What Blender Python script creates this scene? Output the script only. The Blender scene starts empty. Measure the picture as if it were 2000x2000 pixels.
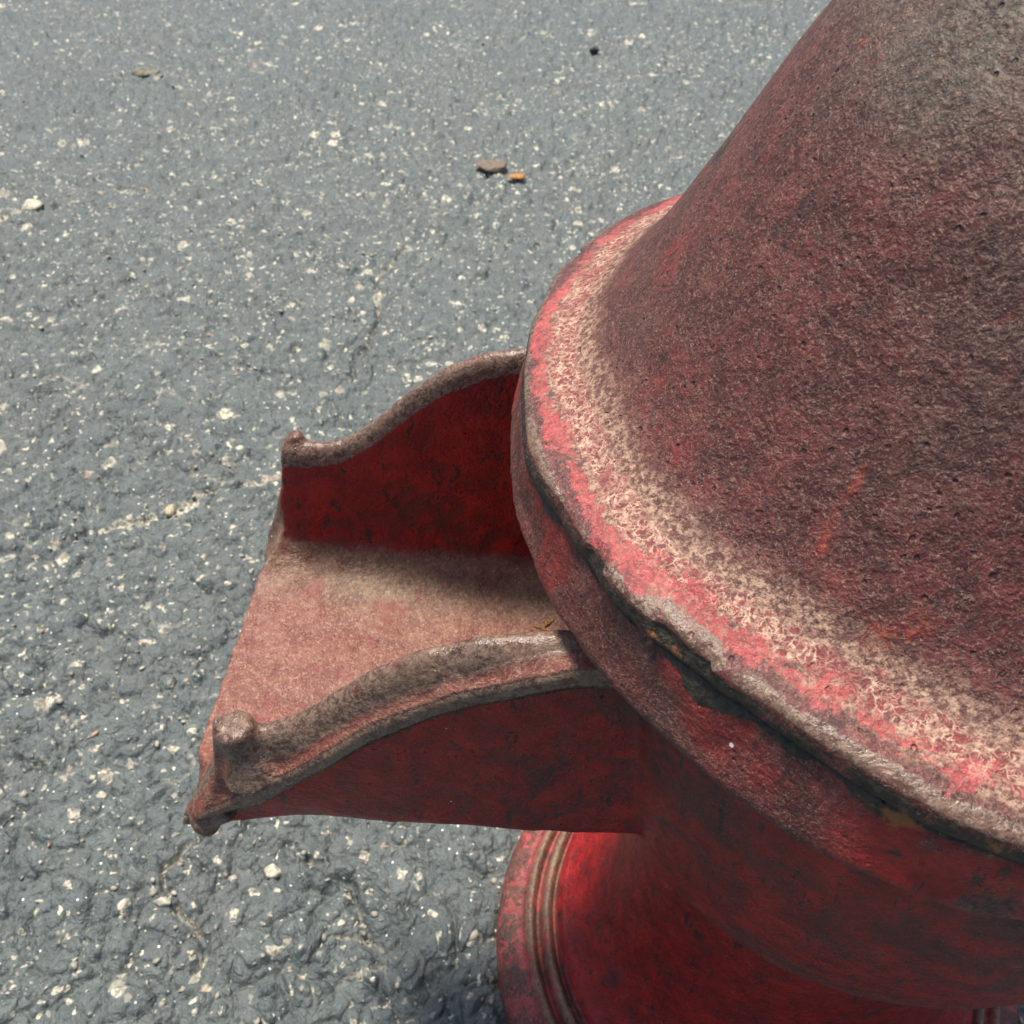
import bpy, math, random
import numpy as np
from mathutils import Matrix, Vector

random.seed(7)
RNG = np.random.default_rng(11)
S = bpy.context.scene
COL = S.collection
R = 0.1           # flange radius of the pump in metres; shapes below are in units of R
GZ = 2.78         # height of the cap flange over the ground, in R

# ------------------------------------------------------------------ camera
CAM_M = np.array([[0.9996, 0.0201, 0.0202], [0.0, -0.7079, 0.7063], [0.0285, -0.7060, -0.7076]])
cam = bpy.data.cameras.new('camera'); camo = bpy.data.objects.new('camera', cam); COL.objects.link(camo)
mw = Matrix.Identity(4)
right = Vector(CAM_M[:, 0]); up = Vector(-CAM_M[:, 1]); back = Vector(-CAM_M[:, 2])
up = (up - right * up.dot(right)).normalized(); right.normalize(); back = right.cross(up)
for i in range(3):
    mw[i][0], mw[i][1], mw[i][2] = right[i], up[i], back[i]
mw.translation = Vector((-1.0488 * R, -1.5098 * R, (1.1462 + GZ) * R))
camo.matrix_world = mw
cam.sensor_width = 36; cam.lens = 34.2; cam.clip_start = 0.005; cam.clip_end = 300
cam.dof.use_dof = True; cam.dof.focus_distance = 0.19; cam.dof.aperture_fstop = 60
S.camera = camo

# ------------------------------------------------------------------ sky, sun, exposure
SUN_EL, SUN_AZ = math.radians(73), math.radians(124)   # azimuth counted from +X towards +Y
w = bpy.data.worlds.new('World'); S.world = w; w.use_nodes = True
nt = w.node_tree; nt.nodes.clear()
sky = nt.nodes.new('ShaderNodeTexSky'); sky.sky_type = 'NISHITA'; sky.sun_disc = False
sky.sun_elevation = SUN_EL; sky.sun_rotation = math.radians(90) - SUN_AZ
sky.dust_density = 3.0
bg = nt.nodes.new('ShaderNodeBackground'); bg.inputs[1].default_value = 0.08
out = nt.nodes.new('ShaderNodeOutputWorld')
nt.links.new(sky.outputs[0], bg.inputs[0]); nt.links.new(bg.outputs[0], out.inputs[0])
sl = bpy.data.lights.new('sun', 'SUN'); sl.energy = 3.6; sl.angle = math.radians(12.0); sl.color = (1.0, 0.94, 0.83)
so = bpy.data.objects.new('sun', sl); COL.objects.link(so)
sd = Vector((math.cos(SUN_EL) * math.cos(SUN_AZ), math.cos(SUN_EL) * math.sin(SUN_AZ), math.sin(SUN_EL)))
so.rotation_euler = sd.to_track_quat('Z', 'Y').to_euler()
vs = S.view_settings; vs.view_transform = 'Standard'; vs.look = 'None'; vs.exposure = 0.72; vs.gamma = 1
vs.use_curve_mapping = False
S.cycles.max_bounces = 5; S.cycles.diffuse_bounces = 3; S.cycles.glossy_bounces = 2; S.cycles.adaptive_threshold = .02

# ------------------------------------------------------------------ numpy noise
def _h(ix, iy, iz, s):
    n = (ix * 374761393 + iy * 668265263 + iz * 2147483647 + s * 974634777) & 0xffffffff
    n = ((n ^ (n >> 13)) * 1274126177) & 0xffffffff
    n = ((n ^ (n >> 16)) * 2246822519) & 0xffffffff
    return ((n ^ (n >> 15)) & 0xffffff).astype(np.float64) / 0xffffff

def vnoise(P, s=0):
    """value noise in 0..1, P (n,3) or (n,2)"""
    if P.shape[1] == 2:
        i = np.floor(P).astype(np.int64); f = P - i; f = f * f * (3 - 2 * f); z = np.zeros(len(P), np.int64)
        a = _h(i[:, 0], i[:, 1], z, s); b = _h(i[:, 0] + 1, i[:, 1], z, s)
        c = _h(i[:, 0], i[:, 1] + 1, z, s); d = _h(i[:, 0] + 1, i[:, 1] + 1, z, s)
        return (a * (1 - f[:, 0]) + b * f[:, 0]) * (1 - f[:, 1]) + (c * (1 - f[:, 0]) + d * f[:, 0]) * f[:, 1]
    i = np.floor(P).astype(np.int64); f = P - i; f = f * f * (3 - 2 * f)
    r = 0
    for dx in (0, 1):
        for dy in (0, 1):
            for dz in (0, 1):
                wt = (f[:, 0] if dx else 1 - f[:, 0]) * (f[:, 1] if dy else 1 - f[:, 1]) * (f[:, 2] if dz else 1 - f[:, 2])
                r = r + wt * _h(i[:, 0] + dx, i[:, 1] + dy, i[:, 2] + dz, s)
    return r

def fbm(P, sc, o=4, s=0, g=0.5):
    r = 0; a = 1; t = 0
    for k in range(o):
        r = r + a * vnoise(P * sc * 2 ** k + 17.3 * k, s + k); t += a; a *= g
    return r / t

def worley(P, s=0, jit=0.9):
    """F1, F2 and the id-random of the nearest cell, 2-D"""
    i = np.floor(P).astype(np.int64)
    f1 = np.full(len(P), 9.0); f2 = np.full(len(P), 9.0); rid = np.zeros(len(P))
    z = np.zeros(len(P), np.int64)
    for dx in (-1, 0, 1):
        for dy in (-1, 0, 1):
            cx, cy = i[:, 0] + dx, i[:, 1] + dy
            px = cx + 0.5 + jit * (_h(cx, cy, z, s) - 0.5); py = cy + 0.5 + jit * (_h(cx, cy, z + 1, s) - 0.5)
            d = np.hypot(P[:, 0] - px, P[:, 1] - py)
            r = _h(cx, cy, z + 2, s)
            n = d < f1
            f2 = np.where(n, f1, np.minimum(f2, d)); rid = np.where(n, r, rid); f1 = np.where(n, d, f1)
    return f1, f2, rid

def sstep(a, b, x):
    t = np.clip((x - a) / (b - a), 0, 1); return t * t * (3 - 2 * t)

def gauss(x, m, sdv):
    return np.exp(-((x - m) / sdv) ** 2)

# ------------------------------------------------------------------ material helpers
class NB:
    def __init__(s, name):
        s.m = bpy.data.materials.new(name); s.m.use_nodes = True; s.t = s.m.node_tree; s.t.nodes.clear()
        s.out = s.t.nodes.new('ShaderNodeOutputMaterial'); s.b = s.t.nodes.new('ShaderNodeBsdfPrincipled')
        s.t.links.new(s.b.outputs[0], s.out.inputs[0])
        tc = s.t.nodes.new('ShaderNodeTexCoord'); mp = s.t.nodes.new('ShaderNodeMapping'); mp.inputs['Scale'].default_value = (10, 10, 10)
        s.t.links.new(tc.outputs['Object'], mp.inputs[0]); s.co = mp.outputs[0]
    def inp(s, sock, v):
        if isinstance(v, bpy.types.NodeSocket): s.t.links.new(v, sock)
        elif isinstance(v, (tuple, list)) and len(v) == 3 and sock.type == 'RGBA': sock.default_value = (*v, 1)
        else: sock.default_value = v
    def noise(s, sc, det=3, rough=0.5, dist=0.0, co=None, typ='FBM', off=None):
        n = s.t.nodes.new('ShaderNodeTexNoise'); n.inputs['Scale'].default_value = sc
        n.inputs['Detail'].default_value = det; n.inputs['Roughness'].default_value = rough; n.inputs['Distortion'].default_value = dist
        c = co or s.co
        if off is not None: c = s.vadd(c, (off, off * 1.7, -off))
        s.t.links.new(c, n.inputs['Vector']); return n.outputs['Fac']
    def vadd(s, a, b):
        n = s.t.nodes.new('ShaderNodeVectorMath'); n.operation = 'ADD'; s.inp(n.inputs[0], a); s.inp(n.inputs[1], b); return n.outputs[0]
    def vscale(s, a, b):
        n = s.t.nodes.new('ShaderNodeVectorMath'); n.operation = 'MULTIPLY'; s.inp(n.inputs[0], a); s.inp(n.inputs[1], b); return n.outputs[0]
    def warp(s, sc, amt, co=None):
        n = s.t.nodes.new('ShaderNodeTexNoise'); n.inputs['Scale'].default_value = sc; n.inputs['Detail'].default_value = 2
        s.t.links.new(co or s.co, n.inputs['Vector'])
        k = s.vscale(s.vadd(n.outputs['Color'], (-.5, -.5, -.5)), (amt, amt, amt)); return s.vadd(co or s.co, k)
    def vor(s, sc, feat='F1', co=None, rnd=1.0):
        n = s.t.nodes.new('ShaderNodeTexVoronoi'); n.feature = feat; n.inputs['Scale'].default_value = sc
        n.inputs['Randomness'].default_value = rnd
        s.t.links.new(co or s.co, n.inputs['Vector'])
        if feat == 'DISTANCE_TO_EDGE': return n.outputs['Distance'], None
        return n.outputs['Distance'], n.outputs['Color']
    def math(s, op, a, b=0.0, clamp=False):
        n = s.t.nodes.new('ShaderNodeMath'); n.operation = op; n.use_clamp = clamp; s.inp(n.inputs[0], a); s.inp(n.inputs[1], b); return n.outputs[0]
    def ramp(s, v, a, b, c=0.0, d=1.0, smooth=True):
        n = s.t.nodes.new('ShaderNodeMapRange'); n.interpolation_type = 'SMOOTHSTEP' if smooth else 'LINEAR'
        s.inp(n.inputs['Value'], v); n.inputs['From Min'].default_value = a; n.inputs['From Max'].default_value = b
        n.inputs['To Min'].default_value = c; n.inputs['To Max'].default_value = d; return n.outputs['Result']
    def mix(s, f, a, b):
        n = s.t.nodes.new('ShaderNodeMix'); n.data_type = 'RGBA'; s.inp(n.inputs[0], f); s.inp(n.inputs[6], a); s.inp(n.inputs[7], b); return n.outputs[2]
    def attr(s, name):
        n = s.t.nodes.new('ShaderNodeAttribute'); n.attribute_name = name; return n.outputs['Fac']
    def sep(s, c):
        n = s.t.nodes.new('ShaderNodeSeparateColor'); s.t.links.new(c, n.inputs[0]); return n.outputs
    def bump(s, h, strength, dist, prev=None):
        n = s.t.nodes.new('ShaderNodeBump'); n.inputs['Strength'].default_value = strength; n.inputs['Distance'].default_value = dist
        s.inp(n.inputs['Height'], h)
        if prev is not None: s.t.links.new(prev, n.inputs['Normal'])
        return n.outputs[0]
    def mul(s, a, b): return s.math('MULTIPLY', a, b)
    def add(s, a, b): return s.math('ADD', a, b)

def old_paint(name='old_red_paint'):
    """weathered red paint over cast iron. attributes painted per vertex by wear of the casting:
       brown (grimed), cream (chalked crackle), bare (rubbed to metal), deep (sound deep red paint), iron (dark iron)"""
    q = NB(name)
    brown, cream, bare, deep, iron = [q.attr(a) for a in ('brown', 'cream', 'bare', 'deep', 'iron')]
    w1 = q.warp(9, .05)
    big = q.noise(3.2, 5, .62); mid = q.noise(14, 5, .65, 0.4); fine = q.noise(75, 4, .7); grain = q.noise(150, 3, .75, 0.6)
    mot = q.noise(34, 4, .7, 0.8, off=3.1)
    # base coats
    maroon = q.mix(q.ramp(mid, .38, .62), (.070, .021, .0195), (.135, .032, .030))
    grime = q.mix(q.ramp(mot, .35, .65), (.050, .040, .031), (.100, .080, .062))
    browns = q.mix(q.ramp(q.add(q.mul(big, .8), q.add(q.mul(mid, .35), q.mul(q.attr('grey'), .42))), .59, .93), maroon, grime)
    browns = q.mix(q.ramp(fine, .50, .66), browns, (.045, .020, .020))
    # little islands of brighter red paint
    isl = q.ramp(q.noise(5.5, 6, .75, 0.6, off=9.3), .62, .70)
    browns = q.mix(q.mul(isl, .55), browns, (.30, .035, .035))
    # cream pinholes and veins in the dirt
    vein = q.math('ABSOLUTE', q.math('SUBTRACT', q.noise(78, 3, .65, .6, off=5.2), .5))
    vein = q.ramp(vein, .0, .03, 1.0, 0.0)
    vein2 = q.mul(vein, q.ramp(grain, .40, .55))
    browns = q.mix(q.mul(vein2, .66), browns, (.38, .23, .165))
    dots, dc = q.vor(60, co=w1); dr = q.sep(dc)
    pit = q.mul(q.ramp(dots, .15, .32, 1, 0), q.mul(q.ramp(dr[0], .76, .84), q.ramp(mid, .42, .6)))
    browns = q.mix(q.mul(pit, .8), browns, (.022, .014, .015))
    # deep red sheltered paint
    deepc = q.mix(q.ramp(mid, .3, .7), (.17, .004, .006), (.36, .008, .010))
    dgr = q.ramp(q.add(q.mul(q.noise(6, 6, .7, .8, off=1.7), 1.0), q.mul(q.attr('grime'), .28)), .54, .74)
    deepc = q.mix(q.mul(dgr, .80), deepc, (.060, .020, .018))
    dstreak = q.ramp(q.noise(26, 5, .75, 1.0, off=2.2), .60, .72)
    deepc = q.mix(q.mul(dstreak, .7), deepc, (.030, .012, .013))
    flk = q.ramp(q.noise(19, 5, .78, .3, co=q.vscale(q.co, (1.6, 1.6, .55)), off=14.), .57, .63)
    deepc = q.mix(q.mul(flk, .85), deepc, (.022, .012, .012))
    c = q.mix(deep, browns, deepc)
    c = q.mix(q.mul(q.mul(flk, .6), q.math('SUBTRACT', 1.0, q.attr('silt'))), c, (.030, .018, .018))
    # chalky crackle
    pink = q.mix(q.ramp(mid, .35, .65), (.30, .040, .044), (.46, .078, .080))
    pink = q.mix(q.mul(q.ramp(fine, .50, .62), .7), pink, (.16, .045, .045))
    pink = q.mix(q.mul(vein2, .35), pink, (.6, .40, .32))
    net, _ = q.vor(50, 'DISTANCE_TO_EDGE', co=q.warp(40, .05))
    net = q.ramp(net, .02, .15, 1, 0)
    net2 = q.ramp(q.math('ABSOLUTE', q.math('SUBTRACT', q.noise(58, 4, .65, .5, off=7.7), .5)), .004, .035, 1, 0)
    net = q.mul(q.math('MAXIMUM', q.mul(net, .9), net2), q.ramp(q.noise(17, 4, .7, off=3.9), .34, .52, .25, 1))
    dust = q.ramp(q.noise(80, 4, .8, off=6.6), .42, .62)
    dustc = q.mix(dust, (.11, .045, .038), (.42, .265, .185))
    crk = q.mix(net, q.mix(q.ramp(grain, .45, .62), (.24, .045, .045), (.10, .042, .038)), q.mix(q.ramp(fine, .40, .60), (.56, .39, .28), (.30, .165, .12)))
    ce = q.add(cream, q.mul(q.math('SUBTRACT', q.add(q.mul(mid, .5), q.mul(q.noise(22, 5, .8, .3, off=31.), .5)), .5), 1.0))
    c = q.mix(q.ramp(ce, .06, .44), c, dustc)
    c = q.mix(q.ramp(ce, .50, .72), c, crk)
    silt = q.attr('silt')
    siltc = q.mix(q.ramp(q.add(q.mul(mid, .6), q.mul(mot, .5)), .42, .66), q.mix(q.attr('chalk'), (.105, .065, .042), (.14, .033, .027)), q.mix(q.attr('chalk'), (.21, .145, .092), (.21, .075, .055)))
    siltc = q.mix(q.mul(q.ramp(grain, .50, .60), .6), siltc, (.42, .26, .17))
    siltc = q.mix(q.mul(q.ramp(fine, .52, .64), .7), siltc, (.14, .05, .042))
    siltc = q.mix(q.mul(q.ramp(q.noise(8, 5, .75, .5, off=21.), .52, .66), .5), siltc, (.20, .035, .032))
    c = q.mix(q.ramp(q.add(silt, q.mul(q.math('SUBTRACT', mot, .5), .5)), .15, .80), c, siltc)
    pk = q.add(q.attr('pink'), q.mul(q.math('SUBTRACT', q.noise(12, 6, .75, .6, off=4.4), .5), 2.4))
    c = q.mix(q.mul(q.ramp(pk, .44, .54), q.ramp(net, .3, .8, 1, .45)), c, pink)
    # rubbed metal
    metal = q.mix(q.ramp(q.add(q.mul(fine, .6), q.mul(mot, .4)), .42, .58), (.070, .036, .028), (.185, .118, .086))
    metal = q.mix(q.ramp(q.noise(5, 5, .7, off=15.), .45, .65, 0, .7), metal, (.17, .10, .065))
    metal = q.mix(q.ramp(q.noise(7, 6, .75, .6, off=25.), .55, .66, 0, .6), metal, (.15, .05, .045))
    metal = q.mix(q.mul(vein2, .6), metal, (.36, .28, .22))
    be = q.add(bare, q.mul(q.math('SUBTRACT', q.noise(13, 6, .78, .5, off=8.1), .5), 1.15))
    c = q.mix(q.ramp(be, .46, .56), c, metal)
    ie = q.add(iron, q.mul(q.math('SUBTRACT', q.noise(9, 6, .75, .5, off=8.8), .5), .8))
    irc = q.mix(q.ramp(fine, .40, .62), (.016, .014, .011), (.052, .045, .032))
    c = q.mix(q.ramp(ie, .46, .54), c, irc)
    rs = q.mul(q.ramp(q.noise(11, 6, .8, .3, off=12.8), .61, .67), q.ramp(q.math('MAXIMUM', bare, iron), .2, .5))
    c = q.mix(q.mul(rs, .75), c, (.30, .11, .03))
    brk = q.ramp(q.add(q.mul(fine, .5), q.mul(mot, .5)), .44, .56, .1, 1)
    c = q.mix(q.mul(q.attr('scratch'), brk), c, (.40, .055, .025))
    c = q.mix(q.mul(q.attr('redp'), brk), c, (.32, .022, .024))
    # rare white paint specks
    sd_, sc_ = q.vor(7.0); s3 = q.sep(sc_)
    sp = q.mul(q.ramp(sd_, .022, .032, 1, 0), q.ramp(s3[1], .80, .82))
    c = q.mix(sp, c, (.75, .74, .70))
    q.inp(q.b.inputs['Base Color'], c)
    rough = q.add(q.ramp(fine, .3, .7, .42, .66), q.mul(cream, .1))
    rough = q.math('SUBTRACT', rough, q.mul(deep, .16))
    rough = q.math('SUBTRACT', rough, q.mul(q.ramp(be, .46, .56), .22))
    q.inp(q.b.inputs['Roughness'], rough)
    q.b.inputs['Specular IOR Level'].default_value = .42
    h = q.add(q.mul(mot, .42), q.add(q.mul(fine, .35), q.mul(grain, .16)))
    h = q.math('SUBTRACT', h, q.mul(pit, .5))
    h = q.mul(h, q.math('SUBTRACT', 1.0, q.mul(bare, .8)))
    h = q.mul(h, q.math('SUBTRACT', 1.0, q.mul(q.attr('silt'), .45)))
    h = q.add(h, q.mul(mid, 1.0))
    n1 = q.bump(h, 1.0, .0010)
    q.inp(q.b.inputs['Normal'], n1)
    return q.m

def asphalt():
    q = NB('sealed_asphalt')
    fine = q.noise(60, 4, .7); mid = q.noise(9, 5, .6); big = q.noise(1.1, 4, .6)
    c = q.mix(q.ramp(mid, .3, .7), (.082, .101, .102), (.130, .152, .148))
    c = q.mix(q.mul(q.ramp(fine, .45, .7), .5), c, (.150, .158, .152))
    c = q.mix(q.mul(q.ramp(big, .45, .7), .35), c, (.115, .118, .115))
    c = q.mix(q.mul(q.attr('low'), .55), c, (.028, .034, .040))
    w1 = q.warp(20, .075); 
    clus = q.add(q.ramp(q.noise(1.7, 5, .7, .5, off=2.0), .38, .66), q.mul(q.math('SUBTRACT', q.attr('worn'), .12), .75))
    ang = q.noise(5, 2, .5)
    tot = None
    for sc, r0, r1, pr, off in ((5.5, .13, .32, .58, 0), (12, .12, .36, .46, 3.3), (24, .15, .40, .40, 8.1)):
        d, cc = q.vor(sc, co=q.vadd(w1, (off, off, 0))); s3 = q.sep(cc)
        rad = q.ramp(s3[0], 0, 1, r0, r1, False)
        inside = q.ramp(q.math('SUBTRACT', rad, d), 0, .09)
        on = q.ramp(q.add(s3[1], q.mul(clus, .34)), pr + .30, pr + .34)
        k = q.mul(inside, on); tot = k if tot is None else q.math('MAXIMUM', tot, k)
        tone = s3[2]
    sand = q.mul(q.ramp(q.attr('sand'), .1, .6), q.ramp(q.noise(40, 4, .8, off=5.), .38, .52))
    tot = q.math('MAXIMUM', tot, sand)
    chipc = q.mix(q.ramp(tone, .1, .7), (.30, .285, .225), (.78, .72, .55))
    chipc = q.mix(q.ramp(q.noise(4, 2, .5, off=11.), .62, .72), chipc, (.45, .30, .20))
    chipc = q.mix(q.ramp(q.noise(50, 3, .6, off=1.), .35, .6), (.32, .30, .25), chipc)
    tot = q.mul(tot, q.ramp(q.noise(45, 4, .75, off=41.), .26, .46, .45, 1))
    c = q.mix(q.mul(tot, .88), c, chipc)
    # specular glints painted into the base colour as near-white dots
    gd, gc = q.vor(30, co=q.vadd(q.co, (4.4, 2.2, 0))); g3 = q.sep(gc)
    gl = q.mul(q.ramp(gd, .12, .19, 1, 0), q.ramp(g3[0], .90, .91))
    c = q.mix(gl, c, (.92, .93, .92))
    q.inp(q.b.inputs['Base Color'], c)
    q.inp(q.b.inputs['Roughness'], q.add(q.ramp(fine, .3, .7, .24, .38), q.mul(tot, .2)))
    q.b.inputs['Specular IOR Level'].default_value = .5
    h = q.add(q.mul(fine, .5), q.mul(q.noise(26, 4, .6, .4, off=2.), 1.0))
    n1 = q.bump(h, .9, .0022)
    q.inp(q.b.inputs['Normal'], n1)
    return q.m

def plain(name, c1, c2, sc=30, rough=.7, det=4):
    q = NB(name); n = q.noise(sc, det, .65)
    q.inp(q.b.inputs['Base Color'], q.mix(q.ramp(n, .38, .62), c1, c2)); q.b.inputs['Roughness'].default_value = rough
    q.inp(q.b.inputs['Normal'], q.bump(n, .6, .0008)); return q.m

# ------------------------------------------------------------------ mesh helpers
def link(name, me, mat, parent=None, loc=(0, 0, 0), smooth=True):
    o = bpy.data.objects.new(name, me); COL.objects.link(o)
    if mat: me.materials.clear(); me.materials.append(mat)
    if smooth: me.polygons.foreach_set('use_smooth', np.ones(len(me.polygons), bool))
    if parent: o.parent = parent
    o.location = loc
    return o

def grid_mesh(name, V, nu, nv, closeu=False, closev=False):
    """V (nu*nv,3), index u*nv+v; faces as quads"""
    me = bpy.data.meshes.new(name)
    iu = np.arange(nu if closeu else nu - 1); iv = np.arange(nv if closev else nv - 1)
    a, b = np.meshgrid(iu, iv, indexing='ij'); a = a.ravel(); b = b.ravel(); a2 = (a + 1) % nu; b2 = (b + 1) % nv
    F = np.stack([a * nv + b, a2 * nv + b, a2 * nv + b2, a * nv + b2], 1).astype(np.int32)
    fast_mesh(me, V, F); return me

def fast_mesh(me, V, F):
    me.vertices.add(len(V)); me.vertices.foreach_set('co', np.asarray(V, np.float32).ravel())
    k = F.shape[1]
    me.loops.add(F.size); me.loops.foreach_set('vertex_index', F.ravel().astype(np.int32))
    me.polygons.add(len(F)); me.polygons.foreach_set('loop_start', np.arange(0, F.size, k, dtype=np.int32))
    me.update(calc_edges=True)

def coords(me):
    a = np.empty(len(me.vertices) * 3, np.float32); me.vertices.foreach_get('co', a); return a.reshape(-1, 3).astype(np.float64)

def set_attr(me, **kw):
    for k, v in kw.items():
        at = me.attributes.get(k) or me.attributes.new(k, 'FLOAT', 'POINT')
        at.data.foreach_set('value', np.ascontiguousarray(np.clip(v, 0, 1), dtype=np.float32))

def catmull(P, n):
    """resample polyline P (k,d) with n points per span, chord-smooth"""
    P = np.asarray(P, float); Q = np.vstack([2 * P[0] - P[1], P, 2 * P[-1] - P[-2]])
    out = []
    for i in range(1, len(Q) - 2):
        p0, p1, p2, p3 = Q[i - 1:i + 3]
        for t in np.linspace(0, 1, n, endpoint=False):
            out.append(.5 * ((2 * p1) + (-p0 + p2) * t + (2 * p0 - 5 * p1 + 4 * p2 - p3) * t * t + (-p0 + 3 * p1 - 3 * p2 + p3) * t ** 3))
    out.append(P[-1]); return np.array(out)

def resample(P, n):
    d = np.r_[0, np.cumsum(np.linalg.norm(np.diff(P, axis=0), axis=1))]; t = np.linspace(0, d[-1], n)
    return np.stack([np.interp(t, d, P[:, k]) for k in range(P.shape[1])], 1)

def revolve(name, prof, nang, nprof, disp=None):
    """prof: list of (r,z); returns mesh in metres, z measured from flange plane"""
    pr = resample(catmull(prof, 10), nprof)
    th = np.linspace(0, 2 * np.pi, nang, endpoint=False)
    r = np.repeat(pr[None, :, 0], nang, 0); z = np.repeat(pr[None, :, 1], nang, 0); T = np.repeat(th[:, None], nprof, 1)
    r = r.ravel(); z = z.ravel(); T = T.ravel()
    if disp: r, z = disp(r, z, T)
    V = np.stack([r * np.cos(T), r * np.sin(T), z], 1) * R
    return grid_mesh(name, V, nang, nprof, closeu=True)

def tag(o, label=None, cat=None, group=None, kind=None):
    if label: o['label'] = label
    if cat: o['category'] = cat
    if group: o['group'] = group
    if kind: o['kind'] = kind
    return o

# ------------------------------------------------------------------ ground
def ground_height(P):
    """R units, P (n,2)"""
    wv = np.stack([fbm(P, 5, 3, 31), fbm(P, 5, 3, 41)], 1) - .5
    Q = P + wv * .10
    f1, f2, rid = worley(Q * 5.4, 5); g1, g2, gid = worley(Q * 11, 9); k1, k2, kid = worley(Q * 24, 15)
    present = sstep(.42, .60, rid * .55 + .45 * fbm(P, 2.2, 3, 77))
    h = (.030 + .004 * sstep(3, 1, P[:, 1])) * present * sstep(.72, .15, f1) + (.019 + .003 * sstep(3, 1, P[:, 1])) * sstep(.65, .1, g1) * (0.3 + gid) + .015 * sstep(.6, .1, k1) * kid
    h -= .011 * sstep(.16, 0, f2 - f1) * present + .009 * sstep(.16, 0, g2 - g1)
    h += .030 * (fbm(P, 1.3, 3, 3) - .5) + .014 * (fbm(P, 9, 4, 4) - .5)
    return h, f2 - f1, g2 - g1, present
CRACKS = [  # ground polylines in R units (x, y): crack lines with sand in them
    [(-4.9, 1.35), (-4.1, 1.75), (-3.5, 2.0), (-3.0, 2.32), (-2.62, 2.5), (-2.2, 2.72)],
    [(-6.2, 5.05), (-5.4, 5.35), (-4.9, 5.62), (-4.45, 5.95), (-4.0, 6.1)],
    [(-7.4, 10.5), (-6.2, 9.9), (-5.6, 10.3), (-4.7, 10.8)],
    [(-2.3, .62), (-2.22, .42), (-2.32, .25), (-2.26, .05), (-2.15, -.12)],
    [(-1.9, .35), (-1.62, .22), (-1.5, .02), (-1.42, -.2)],
    [(-1.95, 3.6), (-2.0, 3.9), (-1.9, 4.3), (-1.97, 4.7), (-1.75, 5.3)],
    [(.8, 12.5), (1.6, 12.0), (2.6, 11.9), (3.4, 11.3)],
]
CSTR = [1.0, .6, 0, .35, .0, .8, .3]   # how much pale sand lies in each crack
def crack_sand(P):
    wv = np.stack([fbm(P, 3.5, 4, 51), fbm(P, 3.5, 4, 61)], 1) - .5; Q = P + wv * .22; o = np.zeros(len(P))
    for line, k in zip(CRACKS, CSTR):
        for a, b in zip(line[:-1], line[1:]):
            a = np.array(a); b = np.array(b); ab = b - a; t = np.clip(((Q - a) @ ab) / (ab @ ab), 0, 1)
            o = np.maximum(o, k * gauss(np.hypot(*(Q - a - t[:, None] * ab).T), .006, .022))
    return o
def crack_dist(P):
    d = np.full(len(P), 9.0)
    wv = np.stack([fbm(P, 3.5, 4, 51), fbm(P, 3.5, 4, 61)], 1) - .5
    Q = P + wv * .22
    for line in CRACKS:
        for a, b in zip(line[:-1], line[1:]):
            a = np.array(a); b = np.array(b); ab = b - a
            t = np.clip(((Q - a) @ ab) / (ab @ ab), 0, 1)
            d = np.minimum(d, np.hypot(*(Q - a - t[:, None] * ab).T))
    return d

def build_ground():
    ta = np.linspace(math.atan(.55 / 3.93), math.atan(19 / 3.93), 860)
    ys = 3.93 * np.tan(ta) - 1.51
    ys = np.r_[-1500, -400, -100, -30, -12, -6, -3.5, -2.4, -1.7, -1.3, ys, 19, 23, 30, 45, 80, 200, 600, 1500]
    us = np.linspace(-1, 1, 1000)
    us = np.r_[-300, -80, -22, -7, -3, -1.8, -1.3, -1.1, us, 1.1, 1.3, 1.8, 3, 7, 22, 80, 300]
    wdt = .52 * np.sqrt(np.clip(ys + 1.51, .55, 19) ** 2 + 15.4)
    Y = np.repeat(ys[:, None], len(us), 1); X = -1.05 + us[None, :] * wdt[:, None]
    P = np.stack([X.ravel(), Y.ravel()], 1)
    far = (np.abs(P[:, 0] + 1) > 14) | (P[:, 1] > 20) | (P[:, 1] < -1.2)
    near = ~far
    h = np.zeros(len(P)); low = np.zeros(len(P)); sand = np.zeros(len(P))
    hh, e1, e2, pres = ground_height(P[near])
    cd = crack_dist(P[near])
    gx, gy = P[near][:, 0], P[near][:, 1]
    wornp = np.exp(-((gx + .9) / 2.2) ** 2 - ((gy - 6.6) / 2.2) ** 2) + .9 * np.exp(-((gx + .4) / 1.3) ** 2 - ((gy - 3.6) / .9) ** 2) + .6 * np.exp(-((gx + 3.2) / 1.6) ** 2 - ((gy - 5.0) / 1.4) ** 2)
    worn = np.zeros(len(P)); worn[near] = wornp * (.5 + 1.0 * fbm(P[near], 1.5, 3, 66))
    cn = sstep(.35, .6, fbm(P[near], 5, 3, 91))
    hh = hh - .045 * gauss(cd, 0, .022) * (.4 + .6 * cn)
    h[near] = hh
    low[near] = np.clip(.8 * gauss(cd, 0, .020) * (1 - cn) + .5 * sstep(.10, .0, e1) * pres, 0, 1)
    sand[near] = np.clip(1.2 * crack_sand(P[near]) * sstep(.36, .5, fbm(P[near], 9, 3, 92)) + .35 * sstep(.62, .72, fbm(P[near], 2.6, 4, 23)) * sstep(.25, 0, e1), 0, 1)
    V = np.stack([P[:, 0], P[:, 1], h], 1) * R
    me = grid_mesh('asphalt_ground', V, len(ys), len(us))
    # make normals point up
    me.flip_normals() if me.polygons[0].normal.z < 0 else None
    set_attr(me, low=low, sand=sand, worn=worn)
    o = link('ground', me, asphalt())
    tag(o, 'blue grey seal-coated asphalt with cream grit showing through', kind='structure')
    return o
build_ground()

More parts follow.
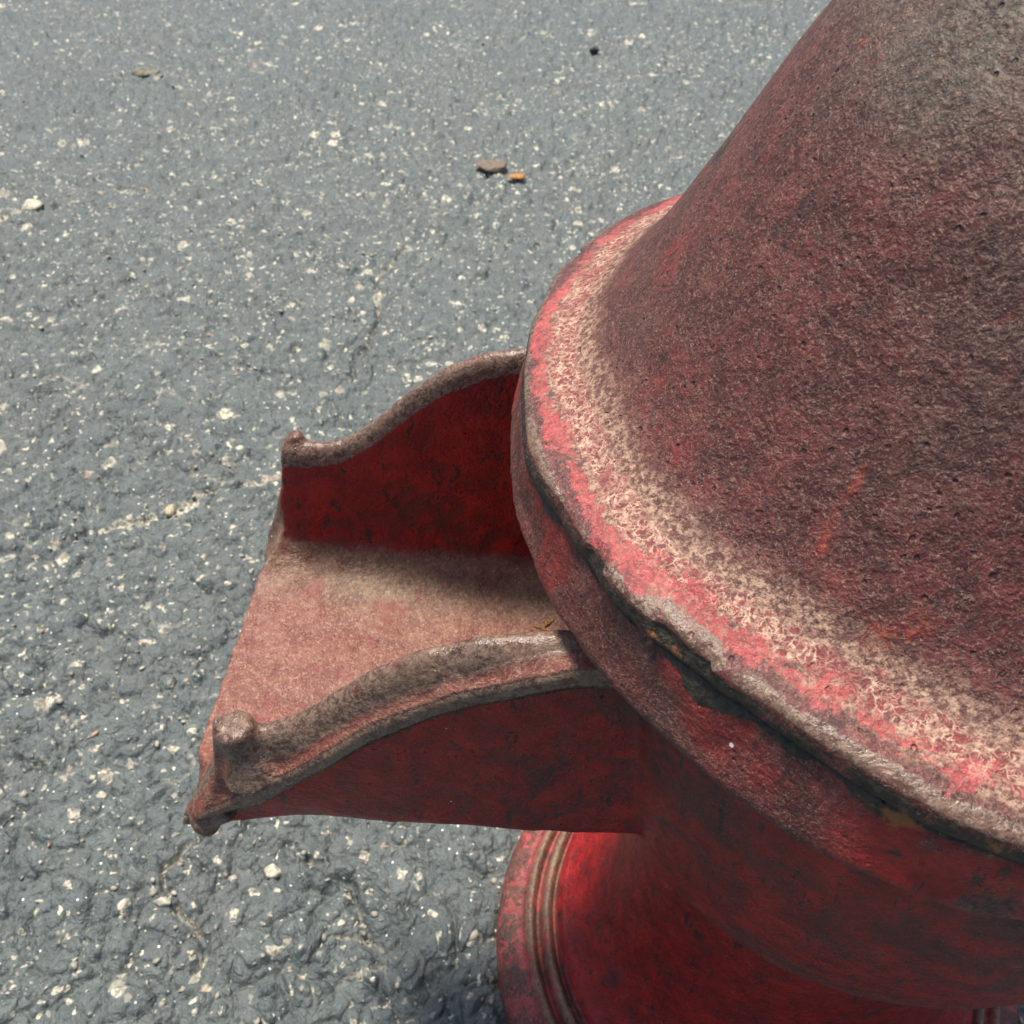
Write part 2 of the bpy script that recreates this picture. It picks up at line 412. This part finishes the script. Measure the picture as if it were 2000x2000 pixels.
# ------------------------------------------------------------------ pump
def zmix(a, b, t): return a * (1 - t) + b * t
ANG_U = np.array([127.9,136.9,144.3,150,156.7,162.2,167.3,174.2,184.2,191.4,195.6,199.9,207.2,210.7,214.5,221.4,227,233.5,238.3,243.2,247.9])
RAD_U = np.array([.986,.999,1.003,1.005,1.003,.999,.998,.995,.999,1.010,1.006,.993,.999,1.004,.999,.994,.986,.991,.999,1.010,1.011])
ANG_L = np.array([162.6,170.7,178.2,185,195.3,204.1,207,215.1,222.6,230.7,237.3,243.1,248,252.7])
RAD_L = np.array([1.03,1.021,1.015,1.014,1.015,1.024,1.021,1.022,1.020,1.030,1.030,1.023,1.019,1.003])
def rim_u(T):
    d = np.degrees(T) % 360; return np.interp(d, np.r_[0, ANG_U, 360], np.r_[1., RAD_U, 1.])
def rim_l(T):
    d = np.degrees(T) % 360; return np.interp(d, np.r_[0, ANG_L, 360], np.r_[1.02, RAD_L, 1.02])

PAINT = old_paint()
pump = bpy.data.objects.new('hand_pump', None); COL.objects.link(pump)
pump.location = (0, 0, 0); pump.empty_display_size = .05
tag(pump, 'old red cast-iron water pump with domed cap and open trough spout on the asphalt', 'pump')
OFF = (0, 0, GZ * R)

# cap: dome, fillet, flange plate with its dark worn edge
cap_prof = [(.001, .98), (.10, .972), (.20, .94), (.32, .87), (.43, .775), (.52, .67), (.585, .56), (.635, .455), (.685, .355), (.73, .265),
            (.772, .185), (.808, .125), (.845, .075), (.885, .040), (.925, .020), (.955, .009), (.978, .001), (.992, -.008), (.998, -.022), (.998, -.044), (.98, -.052), (.95, -.052), (.90, -.052)]
def cap_disp(r, z, T):
    k = sstep(.80, .97, r)
    r = r * (1 + (rim_u(T) - 1) * k)
    P = np.stack([r * np.cos(T), r * np.sin(T), z], 1)
    r = r + .010 * (fbm(P, 2.2, 3, 5) - .5) * (1 - k) + .004 * (fbm(P, 14, 3, 6) - .5)
    z = z + .007 * (fbm(P, 7, 4, 8) - .5) * k
    edge = gauss(z, -.02, .03) * sstep(.96, .985, r)
    chip = sstep(.60, .70, fbm(P, 9, 3, 12))
    r = r - edge * .012 * chip + edge * .005 * (fbm(P, 16, 3, 13) - .5)
    return r, z
me = revolve('cap', cap_prof, 1100, 300, cap_disp)
V = coords(me) / R
def seg_d(P, line):
    d = np.full(len(P), 9.0)
    for a, b in zip(line[:-1], line[1:]):
        a = np.array(a); b = np.array(b); ab = b - a
        k = np.clip(((P - a) @ ab) / (ab @ ab + 1e-9), 0, 1); d = np.minimum(d, np.linalg.norm(P - a - k[:, None] * ab, axis=1))
    return d
Vw = V + .02 * np.stack([fbm(V, 18, 3, 121), fbm(V, 18, 3, 122), fbm(V, 18, 3, 123)], 1) - .01
bn = fbm(V, 12, 4, 124)
scr = .62 * gauss(seg_d(Vw, [(-.573, -.568, .127), (-.572, -.547, .153), (-.560, -.527, .190), (-.532, -.510, .249)]), 0, .0065) * sstep(.38, .5, bn)
scr = np.maximum(scr, .55 * gauss(seg_d(Vw, [(-.510, -.666, .083), (-.469, -.680, .100)]), 0, .026) * sstep(.42, .55, bn))
scr = np.maximum(scr, .45 * gauss(seg_d(Vw, [(-.547, -.612, .106), (-.541, -.633, .092)]), 0, .022) * sstep(.42, .55, bn))
redp = np.zeros(len(V))
for c_, r_0 in (((-.739, .045, .246), .045), ((-.731, .084, .254), .03), ((-.77, -.191, .15), .018), ((-.747, -.334, .11), .020)):
    redp = np.maximum(redp, .6 * gauss(np.linalg.norm(Vw - np.array(c_), axis=1), 0, r_0) * sstep(.36, .52, bn))
rr = np.hypot(V[:, 0], V[:, 1]); zz = V[:, 2]; TT = np.arctan2(V[:, 1], V[:, 0])
rr = np.hypot(V[:, 0], V[:, 1]); na = fbm(V, 3, 4, 71); nb = fbm(V, 6, 4, 72)
rn = rr + .05 * (na - .5) + .03 * (nb - .5)
top = sstep(-.020, -.010, zz + .008 * (nb - .5))
dg = np.degrees(TT) % 360
cream = .78 * gauss(rn, .912, .036) + .26 * gauss(rn, .868, .036)
pinkk = (.66 + .10 * sstep(.4, .6, fbm(V, 5, 3, 75))) * gauss(rn, .952, .026) * sstep(250, 205, dg) + .46 * gauss(rn, .935, .04) * sstep(200, 220, dg)
bare = np.maximum(.62 * sstep(.972, .988, rr), .64 * sstep(208, 228, dg) * sstep(.956, .980, rn)) * top
bare = np.maximum(bare, .62 * gauss(dg, 218, 9) * sstep(.93, .96, rr) * top)
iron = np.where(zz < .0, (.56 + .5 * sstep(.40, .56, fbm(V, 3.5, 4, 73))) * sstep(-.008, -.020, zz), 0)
iron = np.maximum(iron, .66 * gauss(np.linalg.norm((Vw - np.array((-.645, .195, .375))) * np.array((1, 1, .75)), axis=1), 0, .060))
set_attr(me, scratch=scr, redp=redp, brown=np.ones_like(rr), cream=cream * top, bare=bare, deep=np.zeros_like(rr), iron=iron, pink=pinkk * top,
         grey=sstep(.30, 1.0, zz + .55 * (V[:, 0] + .45) + .25 * (na - .5)), grime=np.zeros_like(rr))
cap = link('cap', me, PAINT, pump, OFF)

# ---- spout: an open trough with rolled rims, lofted with a slanted mouth
S0, S1 = .45, 1.60
def h_top(s):   # ridge of the rim, depth under the flange plane
    return np.interp(s, [.4, .90, .98, 1.07, 1.16, 1.24, 1.32, 1.39, 1.44, 1.49, 1.53, 1.60], [.225, .225, .232, .248, .288, .350, .425, .495, .530, .545, .548, .548])
def h_rim(s):   # outer lower rim
    return np.interp(s, [.4, .89, .97, 1.12, 1.28, 1.45, 1.61, 1.70], [.300, .300, .325, .385, .495, .675, .835, .900])
def h_bot(s): return np.interp(s, [.4, 1.0, 1.75], [1.13, 1.09, .985]) 
def near_drop(s): return np.interp(s, [.4, 1.0, 1.15, 1.28, 1.40, 1.50, 1.56, 1.6], [.028, .028, .022, .0, .010, .036, .03, 0])
def section(s, near=False):
    ht, hr, hb = h_top(s) + (near_drop(s) if near else 0), h_rim(s), h_bot(s)
    hf = hb - .085
    far = []
    # (y, h, zone) from floor centre to outer bottom centre
    g = hr - ht
    pts = [(0, hf), (.12, hf + .001), (.22, hf - .006), (.30, hf - .030), (.352, hf - .085), (.374, hf - .165), (.382, zmix(hf - .18, ht + .10, .5)), (.387, ht + .09),
           (.394, ht + .036), (.403, ht + .012), (.418, ht), (.438, ht + .012), (.454, ht + .38 * g), (.462, ht + .38 * g + .6 * max(0, g * .62 - .026)), (.470, hr - .022),
           (.478, hr - .024), (.488, hr - .006), (.488, hr + .026), (.476, hr + .050), (.456, hr + .070), (.442, hr + .100)]
    m_ = float(sstep(1.35, 1.6, s)); lo = hb - .15 + .07 * m_
    y2 = min(hr + .115, lo - .03)
    pts += [(.440, zmix(y2 + .02, lo, .5)), (.432, lo), (.412 + .03 * m_, hb - .075 + .03 * m_), (.372 + .03 * m_, hb - .022), (.30, hb), (.15, hb + .004), (0, hb + .005)]
    a = np.array(pts)
    return a
NS, NP = 130, 240
def mouth_s(h):  # how far the mouth stands out at each depth
    return np.interp(h, [.2, .52, .60, .80, .86, .90, .98, 1.05, 1.10], [1.60, 1.60, 1.608, 1.632, 1.675, 1.715, 1.735, 1.71, 1.67])
def build_spout():
    rings = []
    ts = np.r_[np.linspace(0, .97, NS - 12), np.linspace(.973, 1, 12)]
    for t in ts:
        s = S0 + t * (S1 - S0)
        a = section(s)
        b = a[::-1].copy(); b[:, 0] *= -1
        half = catmull(a, 6)
        hl = resample(half, NP // 2 + 1)
        left = resample(catmull(section(s, True), 6), NP // 2 + 1)[::-1].copy(); left[:, 0] *= -1
        loop = np.vstack([hl[:-1], left[:-1]])
        # mouth remap: section heights at the mouth drop with the outer rim
        ms = mouth_s(loop[:, 1])
        far_t = sstep(.55, 1, t)
        ss = s + (ms - S1 + (.018 * np.clip(-loop[:, 0] / .25, -1.2, 1) - .01 * sstep(.44, .49, np.abs(loop[:, 0]))) * sstep(.70, .90, loop[:, 1])) * far_t
        # round off the mouth edge: shrink towards wall centre line near the end
        rings.append(np.stack([-ss, loop[:, 0], -loop[:, 1]], 1))
    rings = np.array(rings)
    # wall mid-line at the mouth for rounding: pair inner and outer points
    n = NP // 2
    last = rings[-1]
    for k, tt in enumerate(ts):
        e = (tt - .973) / .027
        if e > 0:
            q = 1 - .55 * (1 - math.sqrt(max(0, 1 - e * e)))
            L = rings[k]
            h1 = L[:n + 1]; i = np.arange(n + 1)
            # half loop: inner 0..m, outer m..n ; mirror index for partner
            for side in (0, 1):
                idx = (i if side == 0 else (-i) % NP)
                A = L[idx]; B = A[::-1]
                C = .5 * (A + B)
                L[idx] = C + (A - C) * q if False else A
    return rings, ts
rings, ts = build_spout()
V = rings.reshape(-1, 3)
me_sp = grid_mesh('spout_raw', V * R, NS, NP, closev=True)
# close both ends (inner half joined to outer half)
import bmesh
bm = bmesh.new(); bm.from_mesh(me_sp); bm.verts.ensure_lookup_table()
n = NP // 2
for base in (0, (NS - 1) * NP):
    f = []
    # strip pairing inner vertex i with outer vertex n-i on the far half, and the same on the near half
    for sgn in (1, -1):
        for i in range(0, n // 2):
            a = (sgn * i) % NP; b = (sgn * (i + 1)) % NP; c = (sgn * (n - i - 1)) % NP; d = (sgn * (n - i)) % NP
            vs_ = [bm.verts[base + j] for j in ((a, b, c, d) if sgn == 1 else (d, c, b, a))]
            if len(set(vs_)) >= 3:
                vv = []
                [vv.append(v) for v in vs_ if v not in vv]
                try: bm.faces.new(vv)
                except ValueError: pass
# ear nubs standing on the rims by the mouth
def add_stub(bm, c, d, r0, r1, L, seg=20, flare=1.0):
    c = Vector(c); d = Vector(d).normalized(); u = d.orthogonal().normalized(); v = d.cross(u)
    prof = [(0, r0 * (1 + flare)), (.28, r0 * (1 + .5 * flare)), (.55, r0 * (1 + .12 * flare)), (.8, r1), (.95, r1 * .98), (1.0, r1 * .86)]
    ring0 = None; rr_ = []
    for t, r_ in prof:
        rr_.append([bm.verts.new((c + d * L * t + (u * math.cos(a) + v * math.sin(a)) * r_) * R) for a in np.linspace(0, 2 * np.pi, seg, endpoint=False)])
    for A, B in zip(rr_[:-1], rr_[1:]):
        for i in range(seg): bm.faces.new((A[i], A[(i + 1) % seg], B[(i + 1) % seg], B[i]))
    bm.faces.new(rr_[-1]); bm.faces.new(rr_[0][::-1])
add_stub(bm, (-1.535, -.435, -.70), (-.22, .05, 1), .040, .042, .140)
add_stub(bm, (-1.548, .428, -.64), (-.26, .10, 1), .030, .022, .112, flare=.1)
for sy, ss0, rb in ((-1, 1.668, .046), (1, 1.628, .036)):
    add_stub(bm, (-ss0 + .05, sy * .452, -.865), (-.75, 0, -.5), rb * .60, rb * .95, .085, flare=0)
# bowl and neck as one closed turned solid, joined with the spout by the remesh below
body_prof = [(0.001, -.05), (.5, -.05), (.90, -.052), (.975, -.052), (.992, -.060), (1.0, -.09), (1.008, -.15), (1.018, -.180), (1.018, -.198), (.990, -.210), (.94, -.220),
             (.905, -.25), (.888, -.31), (.876, -.45), (.862, -.65), (.83, -.88), (.785, -1.07), (.752, -1.17), (.728, -1.235), (.708, -1.262), (.690, -1.276), (.655, -1.288), (.628, -1.315),
             (.607, -1.40), (.588, -1.52), (.578, -1.75), (.580, -1.98), (.598, -2.16), (.633, -2.30), (.685, -2.41), (.735, -2.475), (.76, -2.50), (.70, -2.54), (.001, -2.54)]
pr = resample(catmull(body_prof, 8), 300)
NA = 420
th = np.linspace(0, 2 * np.pi, NA, endpoint=False)
r_ = np.repeat(pr[None, :, 0], NA, 0).ravel(); z_ = np.repeat(pr[None, :, 1], NA, 0).ravel(); T_ = np.repeat(th[:, None], 300, 1).ravel()
kk = sstep(.93, .99, r_); kl = sstep(-.06, -.19, z_)
r_ = r_ * (1 + kk * ((rim_u(T_) - 1) * (1 - kl) * .9 + (rim_l(T_) / 1.018 - 1) * kl))
PV = np.stack([r_ * np.cos(T_), r_ * np.sin(T_), z_], 1)
dd = .012 * (fbm(PV, 2.4, 3, 15) - .5) + .006 * (fbm(PV, 12, 3, 16) - .5)
r_ = r_ + dd * sstep(0, .2, r_)
PV = np.stack([r_ * np.cos(T_), r_ * np.sin(T_), z_], 1)
# water way: the hollow behind the trough
mb = grid_mesh('body_raw', PV * R, NA, 300, closeu=True)
bm2 = bmesh.new(); bm2.from_mesh(mb)
bmesh.ops.recalc_face_normals(bm2, faces=bm2.faces)
bm2.to_mesh(mb); bm2.free()
bmesh.ops.recalc_face_normals(bm, faces=bm.faces)
bm.to_mesh(me_sp); bm.free()
# join
va, vb = coords(me_sp), coords(mb)
faces = [tuple(p.vertices) for p in me_sp.polygons] + [tuple(i + len(va) for i in p.vertices) for p in mb.polygons]
mj = bpy.data.meshes.new('casting'); mj.from_pydata(np.vstack([va, vb]).tolist(), [], faces)
oj = bpy.data.objects.new('casting', mj); COL.objects.link(oj)
rm = oj.modifiers.new('r', 'REMESH'); rm.mode = 'VOXEL'; rm.voxel_size = .00075; rm.adaptivity = 0
sm = oj.modifiers.new('s', 'SMOOTH'); sm.factor = .5; sm.iterations = 5
dg_ = bpy.context.evaluated_depsgraph_get()
mc = bpy.data.meshes.new_from_object(oj.evaluated_get(dg_))
bpy.data.objects.remove(oj)
for m_ in (mj, me_sp, mb): bpy.data.meshes.remove(m_)

V = coords(mc) / R
NRM = np.empty(len(mc.vertices) * 3, np.float32); mc.vertices.foreach_get('normal', NRM); NRM = NRM.reshape(-1, 3).astype(float)
# casting roughness
V2 = V + NRM * (.012 * (fbm(V, 7, 4, 44) - .5) + .003 * (fbm(V, 30, 3, 45) - .5))[:, None]
mc.vertices.foreach_set('co', (V2 * R).astype(np.float32).ravel()); mc.update()
s = -V[:, 0]; y = V[:, 1]; hh = -V[:, 2]; rr = np.hypot(V[:, 0], V[:, 1]); TT = np.arctan2(V[:, 1], V[:, 0]); dgr = np.degrees(TT) % 360
na = fbm(V, 3, 4, 81); nb = fbm(V, 7, 4, 82)
is_sp = (s > .60) & (rr > np.interp(hh, [0, .05, .20, .25, .3, .6, .88, 1.07, 1.18, 1.3], [1.1, 1.06, 1.06, .965, .935, .895, .85, .81, .77, .70])) & (np.abs(y) < .56) & (hh > .20) & (hh < 1.25)
ay = np.abs(y)
ht = h_top(s) + np.where(y < 0, near_drop(s), 0); hr = h_rim(s)
inner = is_sp & (ay < .40)
floor = inner & (NRM[:, 2] > .45) & (hh > .70)
wall_in = inner & (hh > ht + .07) & ~floor
rim = is_sp & (hh < np.maximum(hr + .085, ht + .06)) & (hh > ht - .3) & ((ay > .385) | (hh < ht + .06)) & ~((ay < .425) & (hh > ht + .055 + .03 * (nb - .5)))
mouth = is_sp & (NRM[:, 0] < -.6) & (s > 1.52)
floorw = np.where(inner, sstep(.25, .75, NRM[:, 2] + .25 * (nb - .5)), 0) * (hh > .62)
rimf = rim.astype(float)
gc = hr - .026 - .5 * np.clip(hr - ht - .10, 0, .3)
groove = np.where(is_sp, gauss(hh, gc, .016 + .42 * np.clip(hr - ht - .10, 0, .3)) * sstep(.444, .456, ay) * sstep(.486, .474, ay), 0) * (.55 + .7 * nb)
z0 = np.zeros(len(V))
brown = np.ones(len(V))
deep = np.where(rr < 1.2, .95, .95) * np.ones(len(V))
deep = deep * (1 - floorw) * (1 - .9 * rimf)
band = (hh < .21) & (rr > .94)
deep = np.where(band, .05 + .45 * sstep(.52, .64, fbm(V, 5, 5, 84)) + .8 * sstep(234, 242, dgr) * sstep(.42, .5, nb), deep)
deep = np.where(mouth, .2, deep)
cream = .44 * groove
silt = floorw + .9 * groove + np.where(mouth, .7, 0)
bare = .80 * rimf * (1 - .95 * sstep(.15, .5, groove))
bare = np.where(band, .10, bare)
fl = sstep(.30, .12, y + .16 * (na - .5)) * .85 + .2 * sstep(1.3, 1.6, s)
pinkk = .0 + .0 * groove
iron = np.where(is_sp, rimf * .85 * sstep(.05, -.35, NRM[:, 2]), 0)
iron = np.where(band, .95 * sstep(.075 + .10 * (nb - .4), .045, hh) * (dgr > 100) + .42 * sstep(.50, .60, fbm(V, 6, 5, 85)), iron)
deep = np.where((rr < 1.0) & ~is_sp & (hh > .2), .96 - .60 * gauss(hh + .10 * (nb - .5), 1.18, .14) * sstep(215, 235, dgr), deep)
grime = np.where(~is_sp & (hh > .2), .10 + .50 * gauss(hh, .42, .34), 0) * np.where(hh > 1.3, .35, 1)  # darker tone, strongest on the bowl a little below the collar
grime = np.where(is_sp & ~inner & (s < 1.3), .4 * sstep(1.4, .9, s), grime)
grime = np.where(inner & (hh > .5), .5 * sstep(.62, .86, hh + .2 * (na - .5)), grime)
set_attr(mc, brown=brown, cream=cream, bare=bare, deep=deep, iron=iron, pink=pinkk, grey=np.where(rimf > 0, .5, .2), grime=grime, silt=silt, chalk=np.clip(fl + groove, 0, 1))
N2 = np.empty(len(mc.vertices) * 3, np.float32); mc.vertices.foreach_get('normal', N2); N2 = N2.reshape(-1, 3)

def split(me, mask, name):
    """faces whose vertices all satisfy the mask go to a new mesh with kept normals"""
    nl = np.empty(len(me.loops), np.int32); me.loops.foreach_get('vertex_index', nl); F = nl.reshape(-1, 4)
    keep = F[mask[F[:, 0]]]
    used, inv = np.unique(keep, return_inverse=True)
    m2 = bpy.data.meshes.new(name); fast_mesh(m2, coords(me)[used], inv.reshape(-1, 4).astype(np.int32))
    for a in me.attributes:
        if a.name in ('brown', 'cream', 'bare', 'deep', 'iron', 'pink', 'grey', 'grime', 'silt', 'chalk'):
            b = np.empty(len(me.vertices), np.float32); a.data.foreach_get('value', b); set_attr(m2, **{a.name: b[used]})
    m2.polygons.foreach_set('use_smooth', np.ones(len(m2.polygons), bool))
    m2.normals_split_custom_set_from_vertices(N2[used].tolist())
    return m2
print('casting faces', len(mc.polygons), set(len(p.vertices) for p in list(mc.polygons)[:1000]))
m_sp = split(mc, is_sp, 'spout')
m_band = split(mc, ~is_sp & (hh < .215), 'collar')
m_body = split(mc, ~is_sp & ~(hh < .215), 'body')
# seam faces not covered by the 3-of-4 rule are left to the body
body = link('body', m_body, PAINT, pump, OFF)
collar = link('collar', m_band, PAINT, pump, OFF)
spout = link('spout', m_sp, PAINT, pump, OFF)

# base: stepped rings and the foot plate
base_prof = [(.40, -2.48), (.70, -2.50), (.745, -2.505), (.765, -2.515), (.775, -2.560), (.783, -2.585), (.793, -2.568), (.808, -2.548), (.824, -2.562), (.835, -2.600), (.845, -2.615), (.855, -2.598),
             (.870, -2.575), (.888, -2.592), (.903, -2.625), (.925, -2.635), (.955, -2.655), (.980, -2.68), (.993, -2.71), (.998, -2.75), (.998, -2.79), (.98, -2.81), (.5, -2.81)]
def base_disp(r, z, T):
    P = np.stack([r * np.cos(T), r * np.sin(T), z], 1)
    return r + .010 * (fbm(P, 3, 3, 25) - .5), z + .008 * (fbm(P, 8, 3, 26) - .5)
me = revolve('base_flange', base_prof, 900, 150, base_disp)
V = coords(me) / R; rr = np.hypot(V[:, 0], V[:, 1]); nb = fbm(V, 7, 4, 83)
crest = np.maximum(gauss(rr, .808, .020), gauss(rr, .872, .017))  # ring crests: cream-brown silt, paled further as a painted highlight
set_attr(me, brown=np.ones_like(rr), cream=.20 * crest, silt=.95 * crest + .34 + .25 * (nb - .5), chalk=np.clip(.8 - crest, 0, 1), bare=.50 * crest * sstep(.45, .55, nb), deep=.0 * rr, iron=.0 * rr,
         pink=.46 - .30 * crest + .1 * sstep(.93, .9, rr), grey=.3 * np.ones_like(rr), grime=.2 * np.ones_like(rr))
link('base_flange', me, PAINT, pump, OFF)

# ------------------------------------------------------------------ loose things
def stone_mesh(name, dims, seed, sub=3, rough=.25, flat=0.0):
    b = bmesh.new(); bmesh.ops.create_icosphere(b, subdivisions=sub, radius=1)
    P = np.array([v.co[:] for v in b.verts]); nn = fbm(P + seed * 3.7, 1.3, 3, seed)
    P = P * (1 + rough * 3.2 * (nn - .5))[:, None]
    # knock facets off
    r = np.random.default_rng(seed)
    for _ in range(9):
        d = r.normal(size=3); d /= np.linalg.norm(d); k = P @ d; c = .62
        P = P - np.maximum(k - c, 0)[:, None] * d * .9
    P = P * np.array(dims)
    for v, p in zip(b.verts, P): v.co = p
    me = bpy.data.meshes.new(name); b.to_mesh(me); b.free(); return me

m_bark = plain('bark_brown', (.10, .075, .055), (.20, .15, .11), 40)
m_orange = plain('dry_leaf_orange', (.35, .14, .03), (.50, .22, .05), 60)
m_cream = plain('cream_stone', (.36, .32, .25), (.60, .55, .44), 26)
m_dark = plain('dark_stone', (.02, .02, .022), (.05, .05, .05), 40)
m_yel = plain('honey_stone', (.40, .32, .19), (.58, .50, .34), 60)
m_grey = plain('pale_flake', (.30, .30, .27), (.5, .49, .44), 60)

def gz(x, y): return ground_height(np.array([[x, y]]))[0][0]
def loose(name, x, y, dims, mat, label, cat, seed, rot=0, sub=3, rough=.2):
    me = stone_mesh(name, [d * R for d in dims], seed, sub, rough)
    o = link(name, me, mat, None, (x * R, y * R, (gz(x, y) + dims[2] * (.55 if cat != 'stone' else .05)) * R)); o.rotation_euler = (0, 0, rot)
    return tag(o, label, cat)
loose('bark_chip', -1.11, 6.60, (.185, .12, .030), m_bark, 'flat brown chip of bark lying on the open asphalt beyond the spout', 'bark', 3, -.25)
loose('leaf_fragment', -.90, 6.42, (.085, .05, .025), m_orange, 'small orange leaf fragment against the right end of the brown bark chip', 'leaf', 5, .2)
loose('dark_pebble', -.05, 9.40, (.06, .06, .04), m_dark, 'small black pebble alone on the asphalt near the top, above the bark chip', 'pebble', 8)
loose('cream_stone', -4.02, 2.85, (.085, .11, .05), m_cream, 'pale cream stone set in the asphalt at the left edge of the photo', 'stone', 12)
loose('cream_stone', -4.80, 5.75, (.085, .09, .05), m_cream, 'cream stone beside a crack in the upper left of the asphalt', 'stone', 14)
loose('cream_stone', -2.86, 2.37, (.03, .05, .03), m_yel, 'honey coloured stone wedged in the sandy crack left of the spout', 'stone', 16)
loose('green_brown_clod', -4.60, 8.50, (.14, .10, .035), plain('clod', (.06, .055, .035), (.20, .18, .11), 30), 'small greenish brown clod of dirt far up on the left of the asphalt', 'clod', 19)
loose('cream_stone', -2.33, .13, (.040, .028, .03), m_cream, 'round cream stone in the asphalt below the spout tip', 'stone', 21)
loose('cream_stone', -1.93, .28, (.048, .030, .03), m_cream, 'oval cream stone in the asphalt between the spout tip and the pump foot', 'stone', 22)

# litter on the spout floor
def floor_z(s_): return GZ - (h_bot(s_) - .085)
def on_spout(name, s_, y_, dims, mat, label, cat, seed, rot):
    me = stone_mesh(name, [d * R for d in dims], seed, 2, .2)
    o = link(name, me, mat, None, (-s_ * R, y_ * R, (floor_z(s_) + dims[2] * .8) * R)); o.rotation_euler = (0.05, .1, rot); return tag(o, label, cat)
m_rustleaf = plain('rusty_litter', (.16, .065, .015), (.42, .20, .05), 80)
on_spout('dry_seed_husk', .883, .207, (.030, .009, .007), m_rustleaf, 'curled orange brown husk on the spout floor close to the flange', 'husk', 31, .9)
on_spout('dry_seed_husk', .866, .232, (.022, .008, .007), m_rustleaf, 'uppermost orange brown husk on the spout floor next to the flange', 'husk', 32, .2)
on_spout('dry_seed_husk', .902, .180, (.028, .006, .006), m_rustleaf, 'thin orange brown husk sliver lying left of the curled husk in the spout', 'husk', 33, -.3)
on_spout('dry_seed_husk', .930, .178, (.012, .006, .005), m_rustleaf, 'tiny dark husk crumb furthest from the flange on the spout floor', 'husk', 34, .6)
on_spout('pale_flake', 1.118, .331, (.022, .008, .006), m_grey, 'small pale grey flake on the spout floor below the far wall', 'flake', 36, .8)

# grit: uncountable loose and half-bedded grains over the asphalt
def grit():
    N = 16000
    t = RNG.uniform(math.atan(.75 / 3.93), math.atan(16 / 3.93), N); y_ = 3.93 * np.tan(t) - 1.51
    x_ = -1.05 + RNG.uniform(-1, 1, N) * .5 * np.sqrt((y_ + 1.51) ** 2 + 15.4)
    P = np.stack([x_, y_], 1)
    clus = fbm(P, 1.1, 3, 99) * .6 + fbm(P, 4, 3, 98) * .4; cd = crack_dist(P)
    keep = (RNG.uniform(0, 1, N) < sstep(-1.5, 4.5, y_) * (sstep(.40, .62, clus) * .9 + .10) + .22 * gauss(cd, 0, .05)) & (np.hypot(x_, y_) > 1.02)
    P = P[keep]; n_ = len(P); h_ = ground_height(P)[0]
    b = bmesh.new(); bmesh.ops.create_icosphere(b, subdivisions=1, radius=1)
    T0 = np.array([v.co[:] for v in b.verts]); F0 = np.array([[v.index for v in f.verts] for f in b.faces]); b.free()
    sz = RNG.lognormal(math.log(.0105), .38, n_).clip(.005, .026)
    asp = RNG.uniform(.35, .95, (n_, 2)); a = RNG.uniform(0, 6.28, n_)
    Vs = T0[None] * RNG.uniform(.6, 1.3, (n_, len(T0), 1)) * sz[:, None, None]
    Vs = Vs * np.stack([np.ones(n_), asp[:, 0], asp[:, 1] * .7], 1)[:, None]
    x2 = Vs[:, :, 0] * np.cos(a)[:, None] - Vs[:, :, 1] * np.sin(a)[:, None]; y2 = Vs[:, :, 0] * np.sin(a)[:, None] + Vs[:, :, 1] * np.cos(a)[:, None]
    Z = Vs[:, :, 2] + (h_ - sz * .05)[:, None]
    Vv = np.stack([x2 + P[:, 0:1], y2 + P[:, 1:2], Z], 2).reshape(-1, 3) * R
    Ff = (F0[None] + (np.arange(n_) * len(T0))[:, None, None]).reshape(-1, 3)
    me = bpy.data.meshes.new('grit'); fast_mesh(me, Vv, Ff)
    tone = np.repeat(RNG.uniform(0, 1, n_), len(T0)); set_attr(me, tone=tone)
    q = NB('grit_stone'); tn = q.attr('tone'); nz = q.noise(60, 3, .6)
    c = q.mix(tn, (.20, .185, .15), (.50, .46, .37)); c = q.mix(q.ramp(tn, .97, .98), c, (.45, .28, .18)); c = q.mix(q.ramp(nz, .4, .65, 0, .45), c, (.25, .23, .19))
    q.inp(q.b.inputs['Base Color'], c); q.b.inputs['Roughness'].default_value = .55
    o = link('grit', me, q.m); tag(o, 'scattered cream sand and grit grains bedded in the asphalt', kind='stuff')
grit()
